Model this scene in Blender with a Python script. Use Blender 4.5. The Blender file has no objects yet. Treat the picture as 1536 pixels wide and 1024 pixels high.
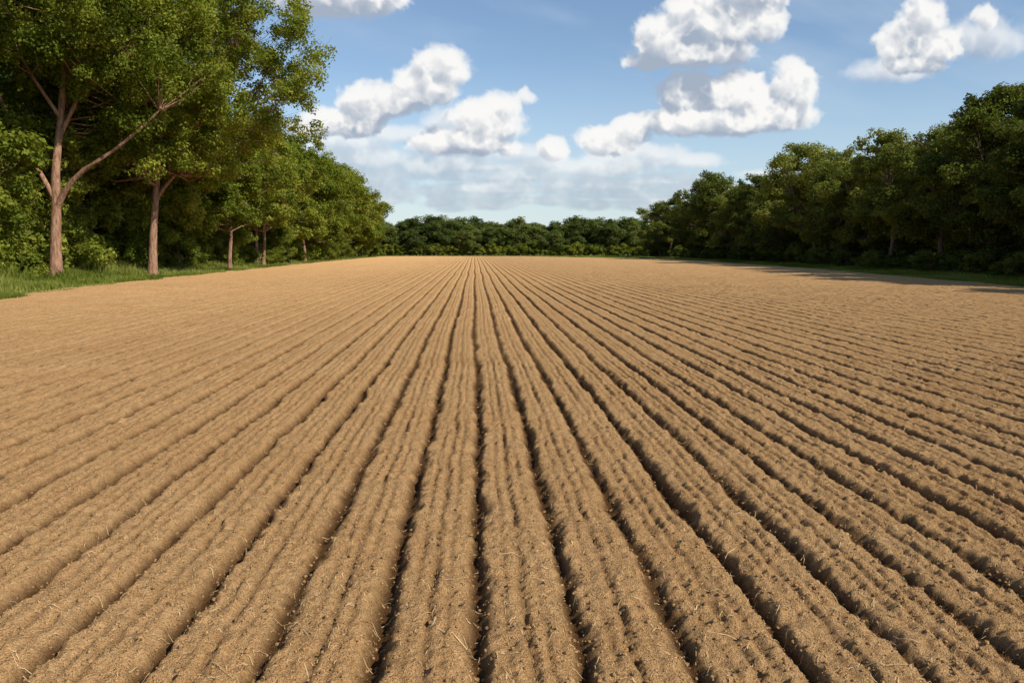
import bpy, math, numpy as np
from mathutils import Vector
R0 = np.random.default_rng(7)
scene = bpy.context.scene
PW, PH, F, VX, VY = 1536, 1024, 1194.7, 712.0, 372.0
CAMH = 2.0
S = 0.535

# ------------------------------------------------------------------ noise
TAB = np.random.default_rng(3).random((256, 256))
def vnoise(x, y):
    xi = np.floor(x).astype(np.int64); yi = np.floor(y).astype(np.int64)
    fx = x - xi; fy = y - yi
    fx = fx*fx*(3-2*fx); fy = fy*fy*(3-2*fy)
    a = TAB[xi & 255, yi & 255]; b = TAB[(xi+1) & 255, yi & 255]
    c = TAB[xi & 255, (yi+1) & 255]; d = TAB[(xi+1) & 255, (yi+1) & 255]
    return (a*(1-fx)+b*fx)*(1-fy)+(c*(1-fx)+d*fx)*fy*1.0 - 0.5
def fbm(x, y, o=3):
    r = 0; a = 1.0
    for i in range(o):
        r = r + a*vnoise(x*(2.03**i)+17.3*i, y*(2.03**i)+5.1*i); a *= 0.5
    return r

# ------------------------------------------------------------------ mesh helper
def mesh_from(name, verts, faces_list, mats, mat_idx=None, attrs=None, smooth=None):
    me = bpy.data.meshes.new(name)
    verts = np.asarray(verts, dtype=np.float32)
    me.vertices.add(len(verts)); me.vertices.foreach_set("co", verts.ravel())
    loops = np.concatenate([f.ravel() for f in faces_list]).astype(np.int32)
    sizes = np.concatenate([np.full(len(f), f.shape[1]) for f in faces_list]).astype(np.int32)
    starts = np.concatenate([[0], np.cumsum(sizes)[:-1]]).astype(np.int32)
    me.loops.add(len(loops)); me.loops.foreach_set("vertex_index", loops)
    me.polygons.add(len(sizes))
    me.polygons.foreach_set("loop_start", starts)
    try: me.polygons.foreach_set("loop_total", sizes)
    except Exception: pass
    for m in mats: me.materials.append(m)
    if mat_idx is not None: me.polygons.foreach_set("material_index", np.asarray(mat_idx, dtype=np.int32))
    if smooth is not None:
        me.polygons.foreach_set("use_smooth", np.asarray(smooth, dtype=bool))
    for an, dom, data in (attrs or []):
        at = me.attributes.new(an, 'FLOAT', dom); at.data.foreach_set("value", np.asarray(data, dtype=np.float32))
    me.update(calc_edges=True)
    return me
def add_obj(name, me, loc=(0,0,0), rotz=0, scale=(1,1,1), parent=None):
    o = bpy.data.objects.new(name, me); scene.collection.objects.link(o)
    o.location = loc; o.rotation_euler = (0,0,rotz); o.scale = scale
    if parent: o.parent = parent
    return o

# ------------------------------------------------------------------ materials
class NT:
    def __init__(s, tree): s.t = tree; s.n = tree.nodes; s.l = tree.links
    def node(s, typ, **kw):
        n = s.n.new(typ)
        for k, v in kw.items(): setattr(n, k, v)
        return n
    def put(s, sock, v):
        if isinstance(v, bpy.types.NodeSocket): s.l.new(v, sock)
        elif v is not None: sock.default_value = v
    def math(s, op, a, b=None, c=None, clamp=False):
        n = s.node('ShaderNodeMath', operation=op, use_clamp=clamp)
        s.put(n.inputs[0], a)
        if b is not None: s.put(n.inputs[1], b)
        if c is not None: s.put(n.inputs[2], c)
        return n.outputs[0]
    def noise(s, vec, scale, detail=4, rough=0.55, dist=0.0):
        n = s.node('ShaderNodeTexNoise'); s.put(n.inputs['Vector'], vec)
        n.inputs['Scale'].default_value = scale; n.inputs['Detail'].default_value = detail
        n.inputs['Roughness'].default_value = rough; n.inputs['Distortion'].default_value = dist
        return n.outputs['Fac']
    def mixc(s, f, a, b, mode='MIX'):
        n = s.node('ShaderNodeMix', data_type='RGBA', blend_type=mode)
        s.put(n.inputs[0], f); s.put(n.inputs[6], a); s.put(n.inputs[7], b)
        return n.outputs[2]
    def mrange(s, v, a, b, c=0.0, d=1.0, smooth=False):
        n = s.node('ShaderNodeMapRange', interpolation_type='SMOOTHSTEP' if smooth else 'LINEAR')
        s.put(n.inputs[0], v); n.inputs[1].default_value=a; n.inputs[2].default_value=b
        n.inputs[3].default_value=c; n.inputs[4].default_value=d
        return n.outputs[0]
    def attr(s, name): return s.node('ShaderNodeAttribute', attribute_name=name).outputs['Fac']
def new_mat(name):
    m = bpy.data.materials.new(name); m.use_nodes = True
    nt = NT(m.node_tree); nt.n.clear()
    out = nt.node('ShaderNodeOutputMaterial'); return m, nt, out
def C(r,g,b): return (r,g,b,1.0)

def soil_mat():
    m, t, out = new_mat("ploughed_soil")
    pos = t.node('ShaderNodeNewGeometry').outputs['Position']
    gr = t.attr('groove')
    n1 = t.noise(pos, 0.6, 3); n2 = t.noise(pos, 24, 4, 0.8); n3 = t.noise(pos, 100, 3, 0.8)
    mp = t.node('ShaderNodeMapping'); t.put(mp.inputs[0], pos); mp.inputs['Scale'].default_value=(40,170,60); mp.inputs['Rotation'].default_value=(0,0,0.7)
    n4 = t.noise(mp.outputs[0], 1, 1, 0.6, 0.8)
    base = t.mixc(t.mrange(n1,0.3,0.7), C(0.76,0.435,0.185), C(0.86,0.525,0.240))
    base = t.mixc(t.mrange(n2,0.49,0.68,0,0.8), base, C(0.50,0.26,0.100))
    base = t.mixc(t.mrange(n3,0.52,0.66,0,0.9), base, C(0.20,0.092,0.034))
    base = t.mixc(t.mrange(n4,0.60,0.70,0,0.6), base, C(0.88,0.62,0.34))
    base = t.mixc(t.math('MULTIPLY', gr, 0.93), base, C(0.10,0.046,0.019))  # moist furrow soil, darkened further so furrow shade is painted into the colour
    b = t.node('ShaderNodeBsdfDiffuse'); t.put(b.inputs['Color'], base); b.inputs['Roughness'].default_value=0.2
    hsum = t.math('ADD', n3, t.math('ADD', t.math('MULTIPLY', n2, 1.8), t.math('MULTIPLY', n4, 0.4)))
    bp = t.node('ShaderNodeBump'); bp.inputs['Strength'].default_value=1.0; bp.inputs['Distance'].default_value=0.036
    t.put(bp.inputs['Height'], hsum); t.put(b.inputs['Normal'], bp.outputs[0])
    t.put(out.inputs[0], b.outputs[0]); return m
def simple_mat(name, c1, c2, scale=3, rough=0.9, bump=0.0, bscale=20, stretch=None):
    m, t, out = new_mat(name)
    co = t.node('ShaderNodeTexCoord').outputs['Object']
    if stretch:
        mp = t.node('ShaderNodeMapping'); t.put(mp.inputs[0], co); mp.inputs['Scale'].default_value = stretch; co = mp.outputs[0]
    n = t.noise(co, scale, 4, 0.6)
    b = t.node('ShaderNodeBsdfDiffuse'); t.put(b.inputs['Color'], t.mixc(t.mrange(n,0.35,0.65), C(*c1), C(*c2)))
    if bump:
        bp = t.node('ShaderNodeBump'); bp.inputs['Strength'].default_value=bump; bp.inputs['Distance'].default_value=0.05
        t.put(bp.inputs['Height'], t.noise(co, bscale, 4, 0.65)); t.put(b.inputs['Normal'], bp.outputs[0])
    t.put(out.inputs[0], b.outputs[0]); return m
def leaf_mat(name, dark, mid, light, trans=0.35, orand=0.4):
    m, t, out = new_mat(name)
    tone = t.attr('tone')
    rnd = t.node('ShaderNodeObjectInfo').outputs['Random']
    tt = t.math('ADD', tone, t.math('MULTIPLY', t.math('SUBTRACT', rnd, 0.5), orand), clamp=True)
    cr = t.node('ShaderNodeValToRGB'); t.put(cr.inputs[0], tt)
    e = cr.color_ramp.elements; e[0].color = C(*dark); e[1].color = C(*light)
    k = cr.color_ramp.elements.new(0.5); k.color = C(*mid)
    d = t.node('ShaderNodeBsdfDiffuse'); t.put(d.inputs[0], cr.outputs[0])
    tr = t.node('ShaderNodeBsdfTranslucent'); t.put(tr.inputs[0], t.mixc(1.0, cr.outputs[0], C(1.35,1.2,0.5), 'MULTIPLY'))
    m1 = t.node('ShaderNodeMixShader'); m1.inputs[0].default_value = trans; t.put(m1.inputs[1], d.outputs[0]); t.put(m1.inputs[2], tr.outputs[0])
    t.put(out.inputs[0], m1.outputs[0]); return m

M_SOIL = soil_mat()
M_GROUND = simple_mat("grassy_ground", (0.07,0.11,0.025), (0.12,0.15,0.04), 0.8, 0.95, 0.5, 12)
M_BARK = simple_mat("tree_bark", (0.20,0.105,0.062), (0.46,0.27,0.18), 3, 0.9, 0.8, 6, (3,3,0.7))
M_BARKD = simple_mat("grey_bark", (0.13,0.095,0.065), (0.30,0.21,0.15), 3, 0.9, 0.8, 6, (3,3,0.7))
M_LEAF = leaf_mat("leaves_bright", (0.055,0.078,0.011), (0.175,0.215,0.028), (0.37,0.38,0.065), 0.4)
M_LEAFD = leaf_mat("leaves_deep", (0.042,0.062,0.014), (0.125,0.155,0.034), (0.27,0.29,0.062), 0.38, 0.6)
M_LEAFF = leaf_mat("leaves_far", (0.045,0.068,0.018), (0.11,0.145,0.038), (0.21,0.24,0.062), 0.38, 0.7)
M_GRASS = leaf_mat("grass_blades", (0.10,0.13,0.02), (0.18,0.22,0.035), (0.30,0.31,0.08), 0.3)
M_STRAW = simple_mat("dry_straw", (0.38,0.23,0.10), (0.76,0.55,0.30), 8, 0.7)

# ------------------------------------------------------------------ field
def bL(y): return np.interp(y, [-20,20,31,41,50,85,130,200],[-17.5,-18,-18.7,-20.6,-20.9,-22,-22.8,-22.5])
def bR(y): return np.interp(y, [-20,20,41,77,149,200],[26,27,29,33.5,36,38])
def yEnd(x): return np.interp(x, [-60,12,18,34,60],[199,199,184,150,140])

def field_z(x, y):
    hf = np.interp(y, [15,100], [1.0,0.45])
    w = 0.08*vnoise(x*0.22+3, y*0.10) + 0.035*vnoise(x*0.9, y*0.8+9) + 0.020*vnoise(x*4, y*3.1+9) + 0.022*vnoise(x*11+4, y*11.3)
    xp = x + w
    row = np.round(xp/S); d = (xp - row*S)
    side = np.sign(d); d = np.abs(d)
    nz = vnoise(row*7.7, y*1.3); nz2 = fbm(row*3.1+50+side*3, y*5.3, 4)
    rowamp = 0.9 + 0.6*vnoise(row*5.3+11, y*0.05)
    wid = 0.054*(1+0.5*nz+0.75*nz2)
    wid = np.maximum(wid, 0.020)
    g = np.exp(-np.power(np.maximum(d,1e-6)/wid, 2.3))
    dep = 0.082*rowamp*(1+0.6*nz)
    z = -dep*g
    z = z - 0.010*np.exp(-(d/0.12)**2)
    dm = S/2 - d
    z = z - 0.026*np.exp(-(dm/0.024)**2)*(1+1.6*vnoise(row*9.1,y*1.7))
    z = z - 0.015*np.exp(-((dm-0.10)/0.018)**2)*(1+2.0*vnoise(row*2.1,y*2.1+side))
    z = z + hf*(0.022*fbm(x*6,y*5,2) + 0.030*fbm(x*21,y*19,4))
    rr = vnoise(x*30+9,y*30)
    z = z + hf*0.05*np.maximum(rr-0.2,0)
    z = np.maximum(z, -0.16)
    n = 0.7*fbm(x*0.0+y*0.5, x*0.5, 3)
    e = np.minimum(np.minimum(x-(bL(y)+n), (bR(y)+n)-x), (yEnd(x)+2*n)-y)
    z = z - 0.4*np.clip(-e/0.6, 0, 1)
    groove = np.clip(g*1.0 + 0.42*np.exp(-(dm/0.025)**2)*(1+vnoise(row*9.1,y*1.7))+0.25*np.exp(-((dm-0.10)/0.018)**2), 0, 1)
    return z, groove

def patch(xs, ys):
    X, Y = np.meshgrid(xs, ys); X = X.ravel(); Y = Y.ravel()
    z, g = field_z(X, Y)
    nx, ny = len(xs), len(ys)
    i = np.arange(ny-1)[:,None]*nx + np.arange(nx-1)[None,:]
    f = np.stack([i, i+1, i+nx+1, i+nx], -1).reshape(-1,4)
    return np.stack([X,Y,z],-1), f, g
W = 13.375
def geo(a,b,n): return np.exp(np.linspace(math.log(a), math.log(b), n))
P = [patch(np.linspace(-W,W,1601), geo(1.2,14,620)),
     patch(np.arange(-27,37,S/18), geo(14,42,260)),
     patch(np.arange(-27,43,S/10), geo(42,203,380)),
     patch(np.arange(-27,-W+0.05,S/8), np.linspace(-12,14,180)),
     patch(np.arange(W,37,S/8), np.linspace(-12,14,180)),
     patch(np.linspace(-W,W,401), np.linspace(-12,1.2,120))]
vs=[];fs=[];gs=[];off=0
for v,f,g in P:
    vs.append(v); fs.append(f+off); gs.append(g); off+=len(v)
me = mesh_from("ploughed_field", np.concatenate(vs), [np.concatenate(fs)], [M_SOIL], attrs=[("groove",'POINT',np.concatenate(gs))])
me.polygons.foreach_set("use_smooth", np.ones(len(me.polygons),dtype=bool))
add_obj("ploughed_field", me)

gx = np.concatenate([[-3000,-1200,-500,-200], np.arange(-100,101,4.0), [200,500,1200,3000]])
gy = np.concatenate([[-3000,-1000,-300,-100], np.arange(-40,281,4.0), [400,800,1500,3500]])
X,Y = np.meshgrid(gx,gy); n=len(gx)
Z = -0.22 + 0*X + np.where((X<bL(Y)-4)|(X>bR(Y)+4), 0.12*vnoise(X*0.2,Y*0.2)+0.10, 0)
i = np.arange(len(gy)-1)[:,None]*n + np.arange(n-1)[None,:]
me = mesh_from("ground", np.stack([X.ravel(),Y.ravel(),Z.ravel()],-1), [np.stack([i,i+1,i+n+1,i+n],-1).reshape(-1,4)], [M_GROUND])
add_obj("ground", me)

# ------------------------------------------------------------------ clods & straw
phi=(1+5**.5)/2
ICO = np.array([(-1,phi,0),(1,phi,0),(-1,-phi,0),(1,-phi,0),(0,-1,phi),(0,1,phi),(0,-1,-phi),(0,1,-phi),(phi,0,-1),(phi,0,1),(-phi,0,-1),(-phi,0,1)])/1.9
ICF = np.array([(0,11,5),(0,5,1),(0,1,7),(0,7,10),(0,10,11),(1,5,9),(5,11,4),(11,10,2),(10,7,6),(7,1,8),(3,9,4),(3,4,2),(3,2,6),(3,6,8),(3,8,9),(4,9,5),(2,4,11),(6,2,10),(8,6,7),(9,8,1)])
N=36000
y = 2.6*np.exp(R0.random(N)*math.log(22/2.6)); x = (R0.random(N)-0.5)*2*(y*0.75+1.0)
sz = 0.004+0.012*R0.random(N)**3
z,g = field_z(x,y)
v = ICO[None]*(0.65+0.7*R0.random((N,12,1)))*sz[:,None,None]
v = v*np.array([1,1,0.7]) + np.stack([x,y,z],-1)[:,None,:]
f = (ICF[None]+12*np.arange(N)[:,None,None]).reshape(-1,3)
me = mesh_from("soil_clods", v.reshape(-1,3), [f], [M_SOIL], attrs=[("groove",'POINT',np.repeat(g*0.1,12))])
add_obj("soil_clods", me)
N=11500; K=5
y = 2.6*np.exp(R0.random(N)*math.log(22/2.6)); x = (R0.random(N)-0.5)*2*(y*0.75+1.0)
L = 0.02+0.07*R0.random(N)**2.0 + 0.18*(R0.random(N)>0.988); a = R0.random(N)*2*np.pi; cv=(R0.random(N)-0.5)*2.0
w = (0.0008+0.0009*R0.random(N))*(1+0.4*(L>0.15))
pts=[]
px,py=x.copy(),y.copy()
for k in range(K):
    aa = a+cv*(k/K)
    zz,_ = field_z(px,py)
    lift = 0.004+0.012*np.sin(np.pi*k/(K-1))*R0.random(N)
    nx_,ny_ = -np.sin(aa)*w, np.cos(aa)*w
    pts.append(np.stack([px-nx_,py-ny_,zz+lift],-1)); pts.append(np.stack([px+nx_,py+ny_,zz+lift+w],-1))
    px=px+np.cos(aa)*L/K; py=py+np.sin(aa)*L/K
v = np.stack(pts,1)
q = np.array([(2*k,2*k+1,2*k+3,2*k+2) for k in range(K-1)])
f = (q[None]+2*K*np.arange(N)[:,None,None]).reshape(-1,4)
add_obj("straw_litter", mesh_from("straw_litter", v.reshape(-1,3), [f], [M_STRAW]))

# ------------------------------------------------------------------ trees
def tube(points, radii, sides=7):
    p = np.asarray(points,float); r=np.asarray(radii,float); n=len(p)
    t = np.gradient(p, axis=0); t/= np.linalg.norm(t,axis=1,keepdims=True)+1e-9
    ref = np.tile([1.0,0,0],(n,1)); m = np.abs(t[:,0])>0.85; ref[m]=[0,1.0,0]
    u = np.cross(t,ref); u/=np.linalg.norm(u,axis=1,keepdims=True)+1e-9; w=np.cross(t,u)
    a = np.linspace(0,2*np.pi,sides,endpoint=False)
    v = p[:,None,:]+r[:,None,None]*(np.cos(a)[None,:,None]*u[:,None,:]+np.sin(a)[None,:,None]*w[:,None,:])
    i = np.arange(n-1)[:,None]*sides; j=np.arange(sides)[None,:]; j2=(j+1)%sides
    f = np.stack([i+j,i+j2,i+sides+j2,i+sides+j],-1).reshape(-1,4)
    return v.reshape(-1,3), f
def leaves(cent, rad, per, size, rng, flat=0.85):
    cent=np.asarray(cent); rad=np.asarray(rad); n=len(cent)
    cnt = np.maximum((per*(rad/rad.mean())**2).astype(int), 20)
    idx = np.repeat(np.arange(n), cnt); N=len(idx)
    d = rng.normal(size=(N,3)); d/=np.linalg.norm(d,axis=1,keepdims=True)
    rr = rng.random(N)**0.45
    sub = rng.normal(size=(n,11,3)); sub/=np.linalg.norm(sub,axis=2,keepdims=True)
    si = rng.integers(0,11,N)
    q = 0.62*sub[idx,si] + 0.48*d*rr[:,None]
    pos = cent[idx] + q*rad[idx][:,None]*np.array([1.1,1.1,flat])
    qn = q/(np.linalg.norm(q,axis=1,keepdims=True)+1e-9)
    nn = qn*0.8 + np.array([0,0,0.3]) + rng.normal(size=(N,3))*0.45
    nn/=np.linalg.norm(nn,axis=1,keepdims=True)
    t = rng.normal(size=(N,3)); t -= (t*nn).sum(1,keepdims=True)*nn; t/=np.linalg.norm(t,axis=1,keepdims=True)
    b = np.cross(nn,t)
    L = size*(0.6+0.8*rng.random(N))[:,None]
    v = np.stack([pos-t*L*0.5, pos+b*L*0.34+nn*L*0.06, pos+t*L*0.5, pos-b*L*0.34+nn*L*0.06],1).reshape(-1,3)
    f = np.arange(4*N).reshape(-1,4)
    ct = rng.random(n)
    tone = np.clip(0.08+0.44*ct[idx]+0.50*rng.random(N) ,0,1)
    return v,f,tone

def make_tree(name, H, R, base, seed, nclump=150, per=220, lsize=0.26, cr=1.1, tr=0.3, trunk=None, limbs=None,
              leaf=None, bark=None, shape=0.6, off=(0,0), reject=None, low=0.7, lobes=0):
    rng = np.random.default_rng(seed)
    nodes=[]; nr=[]; V=[];Fq=[];o=0
    def addtube(p,r,s=7):
        nonlocal o
        v,f=tube(p,r,s); V.append(v); Fq.append(f+o); o+=len(v)
    if trunk is None:
        k=9; hs=np.linspace(0,H*0.86,k); wx=np.cumsum(rng.normal(size=k)*0.022*H*0.5); wy=np.cumsum(rng.normal(size=k)*0.022*H*0.5)
        wx-=wx[0]; wy-=wy[0]
        tp=np.stack([wx+off[0]*(hs/H),wy+off[1]*(hs/H),hs],-1)
    else: tp=np.array(trunk,float)
    tt=np.linspace(0,1,18); s=np.linspace(0,1,len(tp)); tp=np.stack([np.interp(tt,s,tp[:,c]) for c in range(3)],-1)
    trr = tr*(1-0.85*tt)+0.02; trr[0]*=1.35; trr[1]*=1.08
    tp[0,2]-=0.4
    addtube(tp,trr,10)
    for p,r in zip(tp[3:],trr[3:]): nodes.append(p); nr.append(r)
    if limbs is None:
        limbs=[]; nl=10
        for q in range(nl):
            ft = (base/H*0.9) + (0.72-base/H*0.9)*(q/(nl-1)); ft=max(ft,0.12)
            ti=min(ft/0.86,0.95); p0=np.array([np.interp(ti,tt,tp[:,c]) for c in range(3)])
            az=q*2.4+rng.random()*0.8; up=0.5+0.9*rng.random(); ln=R*(0.6+0.3*rng.random())*(1-0.4*q/nl)
            dr=np.array([math.cos(az),math.sin(az),0]); r0=max(0.3*tr,tr*(1-ti)*0.65)
            pts=[p0+dr*ln*u+np.array([0,0,up*ln*0.75*u**0.8])+rng.normal(size=3)*0.12*(u>0) for u in np.linspace(0,1,6)]
            limbs.append((pts,r0))
    for pts,r0 in limbs:
        pts=np.array(pts,float); ss=np.linspace(0,1,len(pts)); t8=np.linspace(0,1,9)
        pts=np.stack([np.interp(t8,ss,pts[:,c]) for c in range(3)],-1); pts[1:-1]=(pts[:-2]+2*pts[1:-1]+pts[2:])/4
        rr=r0*(1-0.8*t8)+0.015; addtube(pts,rr,7)
        for p,r in zip(pts[2:],rr[2:]): nodes.append(p); nr.append(r)
    nodes=np.array(nodes); nr=np.array(nr)
    ph=rng.random(6)*6.28
    def envw(h,az):
        w=(1-max(0,(h-shape)/(1-shape))**2)**0.5 * (low+(1-low)*min(1,h/0.35))
        return w*(1+0.22*math.sin(3*az+ph[0]+3*h)+0.15*math.sin(5*az+ph[1]-5*h)+0.12*math.sin(9*h+ph[2]+az))
    LB=[]
    for q in range(lobes):
        h=(q+0.5)/lobes; az=q*2.4+rng.random()*0.9; lr=R*(0.30+0.18*rng.random())
        r=max(0,R*envw(min(h,0.93),az)-lr*0.75); z=base+lr*0.6+(H-base-1.5*lr)*h
        LB.append((np.array([off[0]*z/H+math.cos(az)*r,off[1]*z/H+math.sin(az)*r,z]),lr))
    cs=[]
    while len(cs)<nclump:
        if lobes and rng.random()<0.75:
            c0,lr=LB[rng.integers(0,lobes)]
            d=rng.normal(size=3); d[2]=d[2]*0.8+0.25; d/=np.linalg.norm(d)
            c=c0+d*lr*(0.55+0.5*rng.random())*np.array([1.05,1.05,0.8])
            if c[2]<base*0.8: continue
        else:
            h=rng.random()**0.85; az=rng.random()*6.283
            r=R*(0.82 if lobes else 1)*envw(h,az)*(rng.random()**0.42)
            z=base+(H-base-cr*0.5)*h*(0.95 if lobes else 1)
            c=np.array([off[0]*z/H+math.cos(az)*r, off[1]*z/H+math.sin(az)*r, z])
        if reject and reject(c): continue
        cs.append(c)
    cs=np.array(cs); rad=cr*(0.5+0.9*rng.random(nclump)**1.3)
    for c,r in zip(cs,rad):
        dd=np.linalg.norm(nodes-c,axis=1)+1.5*np.maximum(nodes[:,2]-c[2]+0.3,0); j=dd.argmin(); p0=nodes[j]
        mid=(p0+c)/2+rng.normal(size=3)*0.15*r; mid[2]-=0.08*np.linalg.norm(c-p0)
        r1=min(nr[j]*0.6,0.03+0.012*np.linalg.norm(c-p0))
        addtube([p0,mid,c,c+(c-mid)*0.3+[0,0,0.2]],[r1,r1*0.7,r1*0.4,0.006],4)
    vl,fl,tone=leaves(cs,rad,per,lsize,rng)
    vb=np.concatenate(V); fb=np.concatenate(Fq)
    me=mesh_from(name, np.concatenate([vb,vl]), [fb,fl+len(vb)], [bark or M_BARKD, leaf or M_LEAF],
        mat_idx=np.concatenate([np.zeros(len(fb)),np.ones(len(fl))]), attrs=[("tone",'FACE',np.concatenate([np.zeros(len(fb)),tone]))],
        smooth=np.concatenate([np.ones(len(fb)),np.zeros(len(fl))]))
    return me

trunk1=[(0,0,0),(0.1,0,2.4),(0.3,0,4.6),(0.35,0.1,7),(0.8,0.2,10),(1.3,0.3,14),(1.0,0.3,19),(1.3,0,22)]
limbs1=[([(0.3,0,4.5),(0.9,-0.2,5.6),(2.3,-0.5,7.0),(4.8,-0.8,8.3),(7.2,-0.5,10.6)],0.22),
        ([(0.3,0,5.0),(-0.5,-0.2,7.0),(-1.7,-0.4,9.0),(-2.6,0,11.5),(-4.5,0,15)],0.16),
        ([(0.6,0.1,8.8),(2.0,0.2,11.5),(3.8,0,15),(5,0.5,18)],0.14),
        ([(0.8,0.1,10.3),(-0.8,-0.8,13.5),(-2,-1,18)],0.12),
        ([(0.5,0.1,8),(0,2.5,11),(-0.5,5,14)],0.13),
        ([(1.2,0.2,13),(2,-2,17),(3,-3,20)],0.1),
        ([(1,0.3,12),(1.5,3,15),(2,5,19)],0.1)]
rej1=lambda c:(c[1]<1.0 and -3.2<c[0]<4.6 and c[2]<12.5)
t1=make_tree("hero_tree_a",25,8.6,8.8,11,450,330,0.19,1.1,0.36,trunk1,limbs1,M_LEAF,M_BARK,0.55,(0,0),rej1)
add_obj("broadleaf_tree",t1,(-26.8,52.5,-0.1))
trunk2=[(0,0,0),(0.2,0,3),(0.6,0,6.5),(0.9,0.2,9),(1.4,0.2,13),(2.0,0,18)]
rej2=lambda c:(c[1]<1.5 and -2.0<c[0]<2.2 and c[2]<9.0)
t2=make_tree("hero_tree_b",21.8,9.2,7.2,12,580,330,0.19,1.1,0.31,trunk2,None,M_LEAF,M_BARK,0.66,(2.6,0),rej2,0.6)
add_obj("broadleaf_tree",t2,(-23.9,60.5,-0.1))

VAR=[]
specs=[(14,5.4,3.2,21,0.5,0.65),(13,4.6,2.0,22,0.45,0.85),(15,5.0,3.8,23,0.45,0.65),(12.5,5.2,1.2,24,0.5,0.9),(14.5,4.6,2.8,25,0.4,0.75)]
for i,(h,r,b,s,sh,lo) in enumerate(specs):
    VAR.append((h,make_tree("broadleaf_mesh_a%d"%i,h,r,b,s,220,200,0.21,0.85,0.20,leaf=M_LEAF,shape=sh,low=lo,lobes=13),
                  make_tree("broadleaf_mesh_b%d"%i,h,r,b,s+40,240,200,0.21,0.85,0.22,leaf=M_LEAFD,shape=sh,low=lo,lobes=13),
                  make_tree("broadleaf_mesh_c%d"%i,h,r,b*0.5,s+70,110,150,0.36,1.3,0.22,leaf=M_LEAFF,shape=sh,low=lo,lobes=9) if i<3 else None))
SH=[]
for i in range(3):
    SH.append(make_tree("shrub_mesh%d"%i,3.2,1.7,0.35,60+i,44,180,0.16,0.5,0.05,leaf=M_LEAF,shape=0.4,low=0.95))
SHD=make_tree("shrub_mesh_deep",3.2,1.7,0.35,66,44,180,0.16,0.5,0.05,leaf=M_LEAFD,shape=0.4,low=0.95)
TB=[make_tree("young_tree_mesh%d"%i,8,3.0,0.7,80+i,130,190,0.18,0.75,0.10,leaf=M_LEAF,shape=0.4,low=0.95,lobes=9) for i in range(2)]
T3M=make_tree("slender_tree_mesh",14,4.4,4.0,91,220,200,0.2,0.85,0.17,leaf=M_LEAF,bark=M_BARK,shape=0.5,low=0.65,lobes=12)

woodland = bpy.data.objects.new("background_woodland",None); scene.collection.objects.link(woodland)
farline = bpy.data.objects.new("distant_tree_line",None); scene.collection.objects.link(farline)
under = bpy.data.objects.new("woodland_undergrowth",None); scene.collection.objects.link(under)
cnt=0
def plant(x,y,h,deep=0,parent=None,wide=1.0,vi=None):
    global cnt
    cnt+=1
    k=((cnt*3+int(x*1.7))%5 if vi is None else vi)
    if deep==2: k%=3
    V_=VAR[k]; s=h/V_[0]
    add_obj("broadleaf_tree",V_[1+deep],(x,y,-0.1),R0.random()*6.28,(s*wide,s*wide,s),parent)
for (x,y,h,w,vi) in [(-34.2,41,24,0.82,2),(-31,50,13,1.0,3),(-30,57,13,1,1),(-27,67,14.5,1,0),(-26.2,75,16.5,1.05,4),(-27,86,16.6,1.05,0),(-26,97,17.6,1.1,2),(-26,104,16,1.1,1),(-25.5,112,18.5,1.05,0),(-26,122,16.5,1.1,3),(-26,132,18,1.1,4),(-26,143,17.2,1.2,0),(-26,154,18.5,1.15,2),(-26,166,15.5,1.2,1),(-26,178,13.5,1.2,3),(-26.5,190,10.5,1.2,0)]:
    plant(x,y,h,0,None,w,vi)
for (x,y,h) in [(-23.8,79,14.5),(-24.2,93,15.5),(-24.2,116,15)]:
    add_obj("broadleaf_tree",T3M,(x,y,-0.1),x*y,(h/14,)*3)
for y in np.arange(14,34,8): plant(-30-R0.random()*2,y,15+4*R0.random(),0,None)
for row,(xo,hh) in enumerate([(-33.5,15),(-39,19),(-46,19)]):
    for y in np.arange(44 if row==0 else 20,200 if row<2 else 90,8):
        h=hh*(0.8+0.35*R0.random())
        if y>110: h*=0.82
        plant(xo+R0.normal()*0.8,y+R0.normal()*1.5,h,0,woodland,1.15)
for (x,y,s) in [(-28.8,56.5,0.95),(-26.8,64.5,0.9),(-31,47.5,0.7),(-25.8,71,0.75),(-26,84,0.75),(-24.6,101,0.7),(-24.6,107,0.7),(-24.8,128,0.8),(-24.8,138,0.8),(-25,150,0.8)]:
    add_obj("young_tree",TB[int(R0.integers(0,2))],(x,y,-0.1),R0.random()*6.28,(s,s,s))
for (x,y,h,w,vi) in [(36.5,41,13,1.05,0),(37.5,50,13.6,1.05,2),(39.5,59.5,14.4,1.05,4),(41,69,13.4,1.1,0),(42,79.5,14.2,1.1,2),(42,90,12.8,1.1,1),(43,99,15.6,1.1,0),(42.5,109,12.2,1.1,3),(43,119,13.4,1.15,2),(43.5,130,12.6,1.15,4),(42.5,140,15.6,1.1,0),(43,154,12.4,1.2,2),(42.5,172,13.2,1.3,0),(43.5,186,11,1.25,3),
   (40,45.5,12.5,1,1),(42,55,12.8,1,3),(44,64.5,13,1,1),(44.5,74.5,13.2,1,4),(45.5,85,13.4,1,3),(46,95,13.2,1,1),(46,104.5,13.2,1,0),(46,125,13,1.1,0),(46,147,13.4,1.1,3)]:
    plant(x,y,h,1,None,w,vi)
for y in np.arange(12,38,8): plant(36+R0.random()*2,y,12+2*R0.random(),1,None)
for row,xo in enumerate([47.5,54]):
    for y in np.arange(25,200 if row<1 else 110,8.5):
        plant(xo+float(bR(y)-33)*0.8+R0.normal(),y+R0.normal()*1.5,12.0*(0.75+0.4*R0.random()),1,woodland,1.2)
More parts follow.
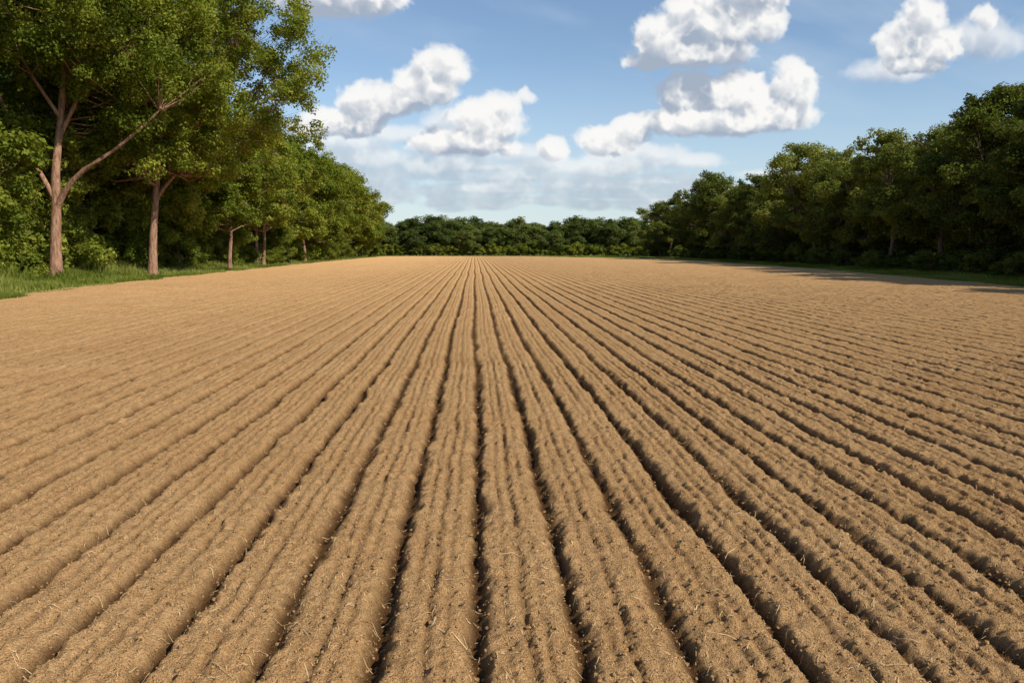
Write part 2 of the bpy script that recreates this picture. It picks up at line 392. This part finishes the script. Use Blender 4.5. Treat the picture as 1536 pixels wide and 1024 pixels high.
for x in np.arange(-34,62,4.2):
    plant(x+R0.normal()*1.2,207+R0.normal()*2,8.4*(0.75+0.5*R0.random()),2,farline,1.25)
    plant(x+2.1+R0.normal()*1.2,214+R0.normal()*2,9.4*(0.8+0.35*R0.random()),2,farline,1.3)
    plant(x+1+R0.normal(),222,9.8*(0.85+0.3*R0.random()),2,farline,1.4)
def shrub(x,y,s,deep=False):
    i_=int(R0.integers(0,3))
    add_obj("shrub",SHD if deep else SH[i_],(x,y,-0.15),R0.random()*6.28,(s*1.2,s*1.2,s*(0.8+0.4*R0.random())),under)
for y in np.arange(26,198,1.9):
    shrub(-27.0-R0.random()*1.5-(2.2 if y<66 else 0),y,0.5+0.6*R0.random())
    shrub(-30-R0.random()*2,y+1,1.0+0.8*R0.random())
    xr=float(bR(y)); shrub(xr+5.5+R0.random()*2.5,y,0.35+0.45*R0.random(),True); shrub(xr+12+R0.random()*2,y+1,1.0+0.9*R0.random(),True)
for x in np.arange(-26,48,2.0):
    shrub(x,202.5+R0.random()*2,0.6+0.5*R0.random())

# ------------------------------------------------------------------ grass verge
def grass(name, px, py, hgt, rng):
    N=len(px); a=rng.random(N)*6.28; w=0.012+0.02*rng.random(N)+0.0002*py; b=(rng.random((N,2))-0.5)*hgt[:,None]*0.9
    z0=-0.22+0*px
    dx,dy=np.cos(a)*w,np.sin(a)*w
    v=np.stack([np.stack([px-dx,py-dy,z0],-1),np.stack([px+dx,py+dy,z0],-1),
                np.stack([px+dx*.6+b[:,0]*.4,py+dy*.6+b[:,1]*.4,z0+hgt*.65],-1),np.stack([px-dx*.6+b[:,0]*.4,py-dy*.6+b[:,1]*.4,z0+hgt*.65],-1),
                np.stack([px+b[:,0],py+b[:,1],z0+hgt],-1)],1)
    q=(np.array([[0,1,2,3]])[None]+5*np.arange(N)[:,None,None]).reshape(-1,4); t=(np.array([[3,2,4]])[None]+5*np.arange(N)[:,None,None]).reshape(-1,3)
    tone=np.clip(0.5+1.1*fbm(px*0.4,py*0.2,2)+0.5*(rng.random(N)-0.5),0,1)
    add_obj(name, mesh_from(name,v.reshape(-1,3),[q,t],[M_GRASS],attrs=[("tone",'FACE',np.concatenate([tone,tone]))]))
rng=np.random.default_rng(5)
N=120000
y=18*np.exp(rng.random(N)*math.log(200/18)); u=rng.random(N)**1.2*9.5
x=bL(y)+0.5-u+0.7*fbm(y*0.5,y*0+1,2)
h=(0.20+0.16*rng.random(N))*(1+1.8*np.clip((u-2.5)/4,0,1))*(1+1.6*np.clip(vnoise(x*0.7,y*0.5),-.5,.5))
N2=60000
y2=20*np.exp(rng.random(N2)*math.log(200/20)); u2=rng.random(N2)*8
x2=bR(y2)-0.4+u2; h2=(0.20+0.14*rng.random(N2))*(1+0.8*np.clip((u2-3)/4,0,1))
N3=40000
x3=12+26*rng.random(N3); y3=yEnd(x3)-0.5+rng.random(N3)*(203-yEnd(x3)); h3=0.26+0.17*rng.random(N3)
N4=12000
x4=-24+40*rng.random(N4); y4=199+4*rng.random(N4); h4=0.24+0.2*rng.random(N4)
grass("verge_grass",np.concatenate([x,x2,x3,x4]),np.concatenate([y,y2,y3,y4]),np.concatenate([h,h2,h3,h4]),rng)

# ------------------------------------------------------------------ sun + sky
SUN_EL=math.radians(40); sx,sy=0.80,-0.60
az=math.atan2(sx,sy)
sd=Vector((math.sin(az)*math.cos(SUN_EL),math.cos(az)*math.cos(SUN_EL),math.sin(SUN_EL)))
L=bpy.data.lights.new("sun","SUN"); L.energy=5.0; L.angle=math.radians(0.5); L.color=(1.0,0.94,0.82)
so=bpy.data.objects.new("sun",L); scene.collection.objects.link(so); so.rotation_euler=sd.to_track_quat('Z','Y').to_euler()
wd=bpy.data.worlds.new("World"); scene.world=wd; wd.use_nodes=True
t=NT(wd.node_tree); t.n.clear()
out=t.node('ShaderNodeOutputWorld')
sky=t.node('ShaderNodeTexSky',sky_type='NISHITA'); sky.sun_disc=False; sky.sun_elevation=SUN_EL; sky.sun_rotation=az
sky.air_density=1.0; sky.dust_density=0.2; sky.ozone_density=2.4
skyb=t.node('ShaderNodeBackground'); t.put(skyb.inputs[0],sky.outputs[0]); skyb.inputs[1].default_value=0.132
t.put(out.inputs[0],skyb.outputs[0])

# ------------------------------------------------------------------ clouds: small volumetric simulation stored on a far shell
rc=np.random.default_rng(21)
T3=rc.random((64,64,64)).astype(np.float32)
def vn3(x,y,z):
    xi=np.floor(x).astype(np.int32); yi=np.floor(y).astype(np.int32); zi=np.floor(z).astype(np.int32)
    fx=x-xi; fy=y-yi; fz=z-zi
    fx=fx*fx*(3-2*fx); fy=fy*fy*(3-2*fy); fz=fz*fz*(3-2*fz)
    x0=xi&63;x1=(xi+1)&63;y0=yi&63;y1=(yi+1)&63;z0=zi&63;z1=(zi+1)&63
    a=T3[x0,y0,z0]*(1-fx)+T3[x1,y0,z0]*fx; b=T3[x0,y1,z0]*(1-fx)+T3[x1,y1,z0]*fx
    c=T3[x0,y0,z1]*(1-fx)+T3[x1,y0,z1]*fx; d=T3[x0,y1,z1]*(1-fx)+T3[x1,y1,z1]*fx
    return (a*(1-fy)+b*fy)*(1-fz)+(c*(1-fy)+d*fy)*fz
gs_=2.0; zs_=4.0
cxs=np.arange(-160,1760,gs_,dtype=np.float32); cys=np.arange(-170,372,gs_,dtype=np.float32); czs=np.arange(-80,80,zs_,dtype=np.float32)
nx,ny,nz=len(cxs),len(cys),len(czs)
def blur(a):
    b=a.copy(); b[1:-1]=(a[:-2]+2*a[1:-1]+a[2:])/4; c=b.copy(); c[:,1:-1]=(b[:,:-2]+2*b[:,1:-1]+b[:,2:])/4
    return c
def cloud_layer(puffs, dens_k, nscale, namp, edge):
    base=np.full((nx,ny,nz),-9,np.float32)
    for (cx,cy,rx,ry) in puffs:
        rz=min(70,(rx+ry)*0.5); m=1.7
        i0=max(0,int((cx-rx*m+160)/gs_)); i1=min(nx,int((cx+rx*m+160)/gs_)); j0=max(0,int((cy-ry*m+170)/gs_)); j1=min(ny,int((cy+ry*m+170)/gs_))
        if i1<=i0 or j1<=j0: continue
        X=cxs[i0:i1,None,None]; Y=cys[None,j0:j1,None]; Z=czs[None,None,:]
        dy=(Y-cy); ryy=np.where(dy>0,ry*0.70,ry)
        v=1-np.sqrt(((X-cx)/rx)**2+(dy/ryy)**2+((Z)/rz)**2)
        base[i0:i1,j0:j1]=np.maximum(base[i0:i1,j0:j1],v)
    idx=np.nonzero(base>-0.75)
    X=cxs[idx[0]]; Y=cys[idx[1]]; Z=czs[idx[2]]
    Xr=0.80*X+0.48*Y+0.36*Z; Yr=-0.60*X+0.64*Y+0.48*Z; Zr=-0.60*Y+0.80*Z
    n=np.zeros(len(X),np.float32); a=1.0; fq=1.0/nscale
    for o in range(5):
        q=vn3(Xr*fq+o*7.1+90,Yr*fq+o*3.3+90,Zr*fq+o*1.7+40)
        if o<3: q=1-np.abs(2*q-1)*1.3-0.35
        else: q=q-0.5
        n+=a*q; a*=0.62; fq*=2.1
    d=np.clip((base[idx]+namp*n-0.06)/edge,0,1)
    D=np.zeros((nx,ny,nz),np.float32); D[idx]=d
    tau=np.zeros_like(D)
    step=4.0
    for k in range(1,13):
        s=step*k*(1+0.07*k); ox=int(round(0.40*s/gs_)); oy=int(round(-0.85*s/gs_)); oz=int(round(-0.32*s/zs_))
        sh=np.zeros_like(D)
        sh[0:nx-ox,-oy:ny,-oz:nz]=D[ox:nx,0:ny+oy,0:nz+oz]
        tau+=sh*(0.7+0.14*k)
    tau=blur(tau)
    Li=0.66*np.exp(-tau*0.34)+0.34*np.exp(-tau*0.075)
    T=np.ones((nx,ny),np.float32); Lo=np.zeros((nx,ny),np.float32)
    for k in range(nz):
        al=1-np.exp(-D[:,:,k]*dens_k)
        Lo+=T*al*Li[:,:,k]; T*=1-al
    A=1-T
    return A, Lo/np.maximum(A,1e-3)
main=[(515,14,86,46),(465,26,44,22),(560,20,50,34),
 (662,122,38,30),(635,150,44,30),(600,168,42,28),(550,180,38,34),(520,200,56,24),(485,208,34,16),
 (750,176,28,28),(728,200,48,32),(690,226,64,22),(792,160,16,13),
 (832,236,24,19),(905,226,42,24),(940,208,30,22),(765,235,16,13),
 (1112,0,58,44),(1130,50,34,36),(1065,52,66,42),(1000,78,46,36),(1040,94,76,26),(965,110,32,14),
 (1035,156,48,34),(1095,162,60,38),(1184,146,34,38),(1065,194,96,24),(1160,182,54,28),(1110,178,60,30),
 (1385,42,34,36),(1368,74,40,38),(1340,84,34,30),(1398,82,36,34),(1365,108,50,18),(1470,42,18,20),
 (1650,120,60,40),(1620,40,50,30),(100,60,80,40),(250,-60,90,50),(800,-130,110,45),(1300,-120,80,50)]
A1,L1=cloud_layer(main,0.32,34,0.46,0.24)
soft=[]
for k in range(90):
    yy=236+rc.random()*85; rx=(30+45*rc.random())*(1-0.35*(yy-238)/75)
    soft.append((400+640*rc.random(),yy,rx,rx*0.26))
for k in range(30): soft.append((-150+1900*rc.random(),255+60*rc.random(),30+40*rc.random(),9))
soft+= [(520,225,70,20),(600,215,60,16),(700,200,60,28),(640,262,70,18),(560,250,70,20),(900,262,80,18),(1330,120,60,20),(1470,75,60,34)]
A2,L2=cloud_layer(soft,0.14,30,0.45,0.5)
A2*=0.75
Lc=(L1*A1+L2*A2*(1-A1))/np.maximum(A1+A2*(1-A1),1e-3); A=A1+A2*(1-A1)
X,Y=np.meshgrid(cxs,cys,indexing='ij')
v1=fbm(X/260.+Y/500+3,Y/60.-X/300+2,6); v2=fbm(X/420.+9,Y/150.+4,5)
veil=np.clip((v1*0.9+v2*0.7+0.12)/0.9,0,1)*0.42*np.clip((X-250)/600,0.15,1)
hz=np.clip((Y-110)/250,0,1)**1.1*0.66
fade=np.clip((X+160)/120,0,1)*np.clip((1758-X)/120,0,1)*np.clip((Y+170)/80,0,1)
azm=np.arctan((X-VX)/F); te=(VY+6-Y)/F*np.cos(azm)
RR=2400
vv=np.stack([np.sin(azm)*RR,np.cos(azm)*RR,te*RR+2],-1).reshape(-1,3)
i=np.arange(nx-1)[:,None]*ny+np.arange(ny-1)[None,:]
ff=np.stack([i,i+1,i+ny+1,i+ny],-1).reshape(-1,4)
m,t,out=new_mat("cloud_vapour")
e1=t.node('ShaderNodeEmission'); t.put(e1.inputs[0],t.mixc(t.mrange(t.attr('light'),0.16,0.68),C(0.39,0.46,0.57),C(1.0,0.99,0.97)))
e1.inputs[1].default_value=0.96
e2=t.node('ShaderNodeEmission'); e2.inputs[0].default_value=C(0.57,0.69,0.81)
tr=t.node('ShaderNodeBsdfTransparent')
a=t.node('ShaderNodeMixShader'); t.put(a.inputs[0],t.attr('haze')); t.put(a.inputs[1],tr.outputs[0]); t.put(a.inputs[2],e2.outputs[0])
b=t.node('ShaderNodeMixShader'); t.put(b.inputs[0],t.attr('cover')); t.put(b.inputs[1],a.outputs[0]); t.put(b.inputs[2],e1.outputs[0])
t.put(out.inputs[0],b.outputs[0])
try: m.cycles.emission_sampling='NONE'
except Exception: pass
me=mesh_from("sky_clouds",vv,[ff],[m],attrs=[("cover",'POINT',(A*fade).ravel()),("light",'POINT',Lc.ravel()),("haze",'POINT',(np.maximum(veil,hz)*fade).ravel())])
add_obj("sky_clouds",me)

# ------------------------------------------------------------------ camera
cam=bpy.data.cameras.new("camera"); cam.lens=28; cam.sensor_width=36; cam.clip_end=6000; cam.clip_start=0.05
co=bpy.data.objects.new("camera",cam); scene.collection.objects.link(co); co.location=(0,0,CAMH)
co.rotation_euler=(math.radians(90)-math.atan(140/F),0,-math.atan(56/F)); scene.camera=co
scene.view_settings.view_transform='Standard'; scene.view_settings.look='None'; scene.view_settings.exposure=0
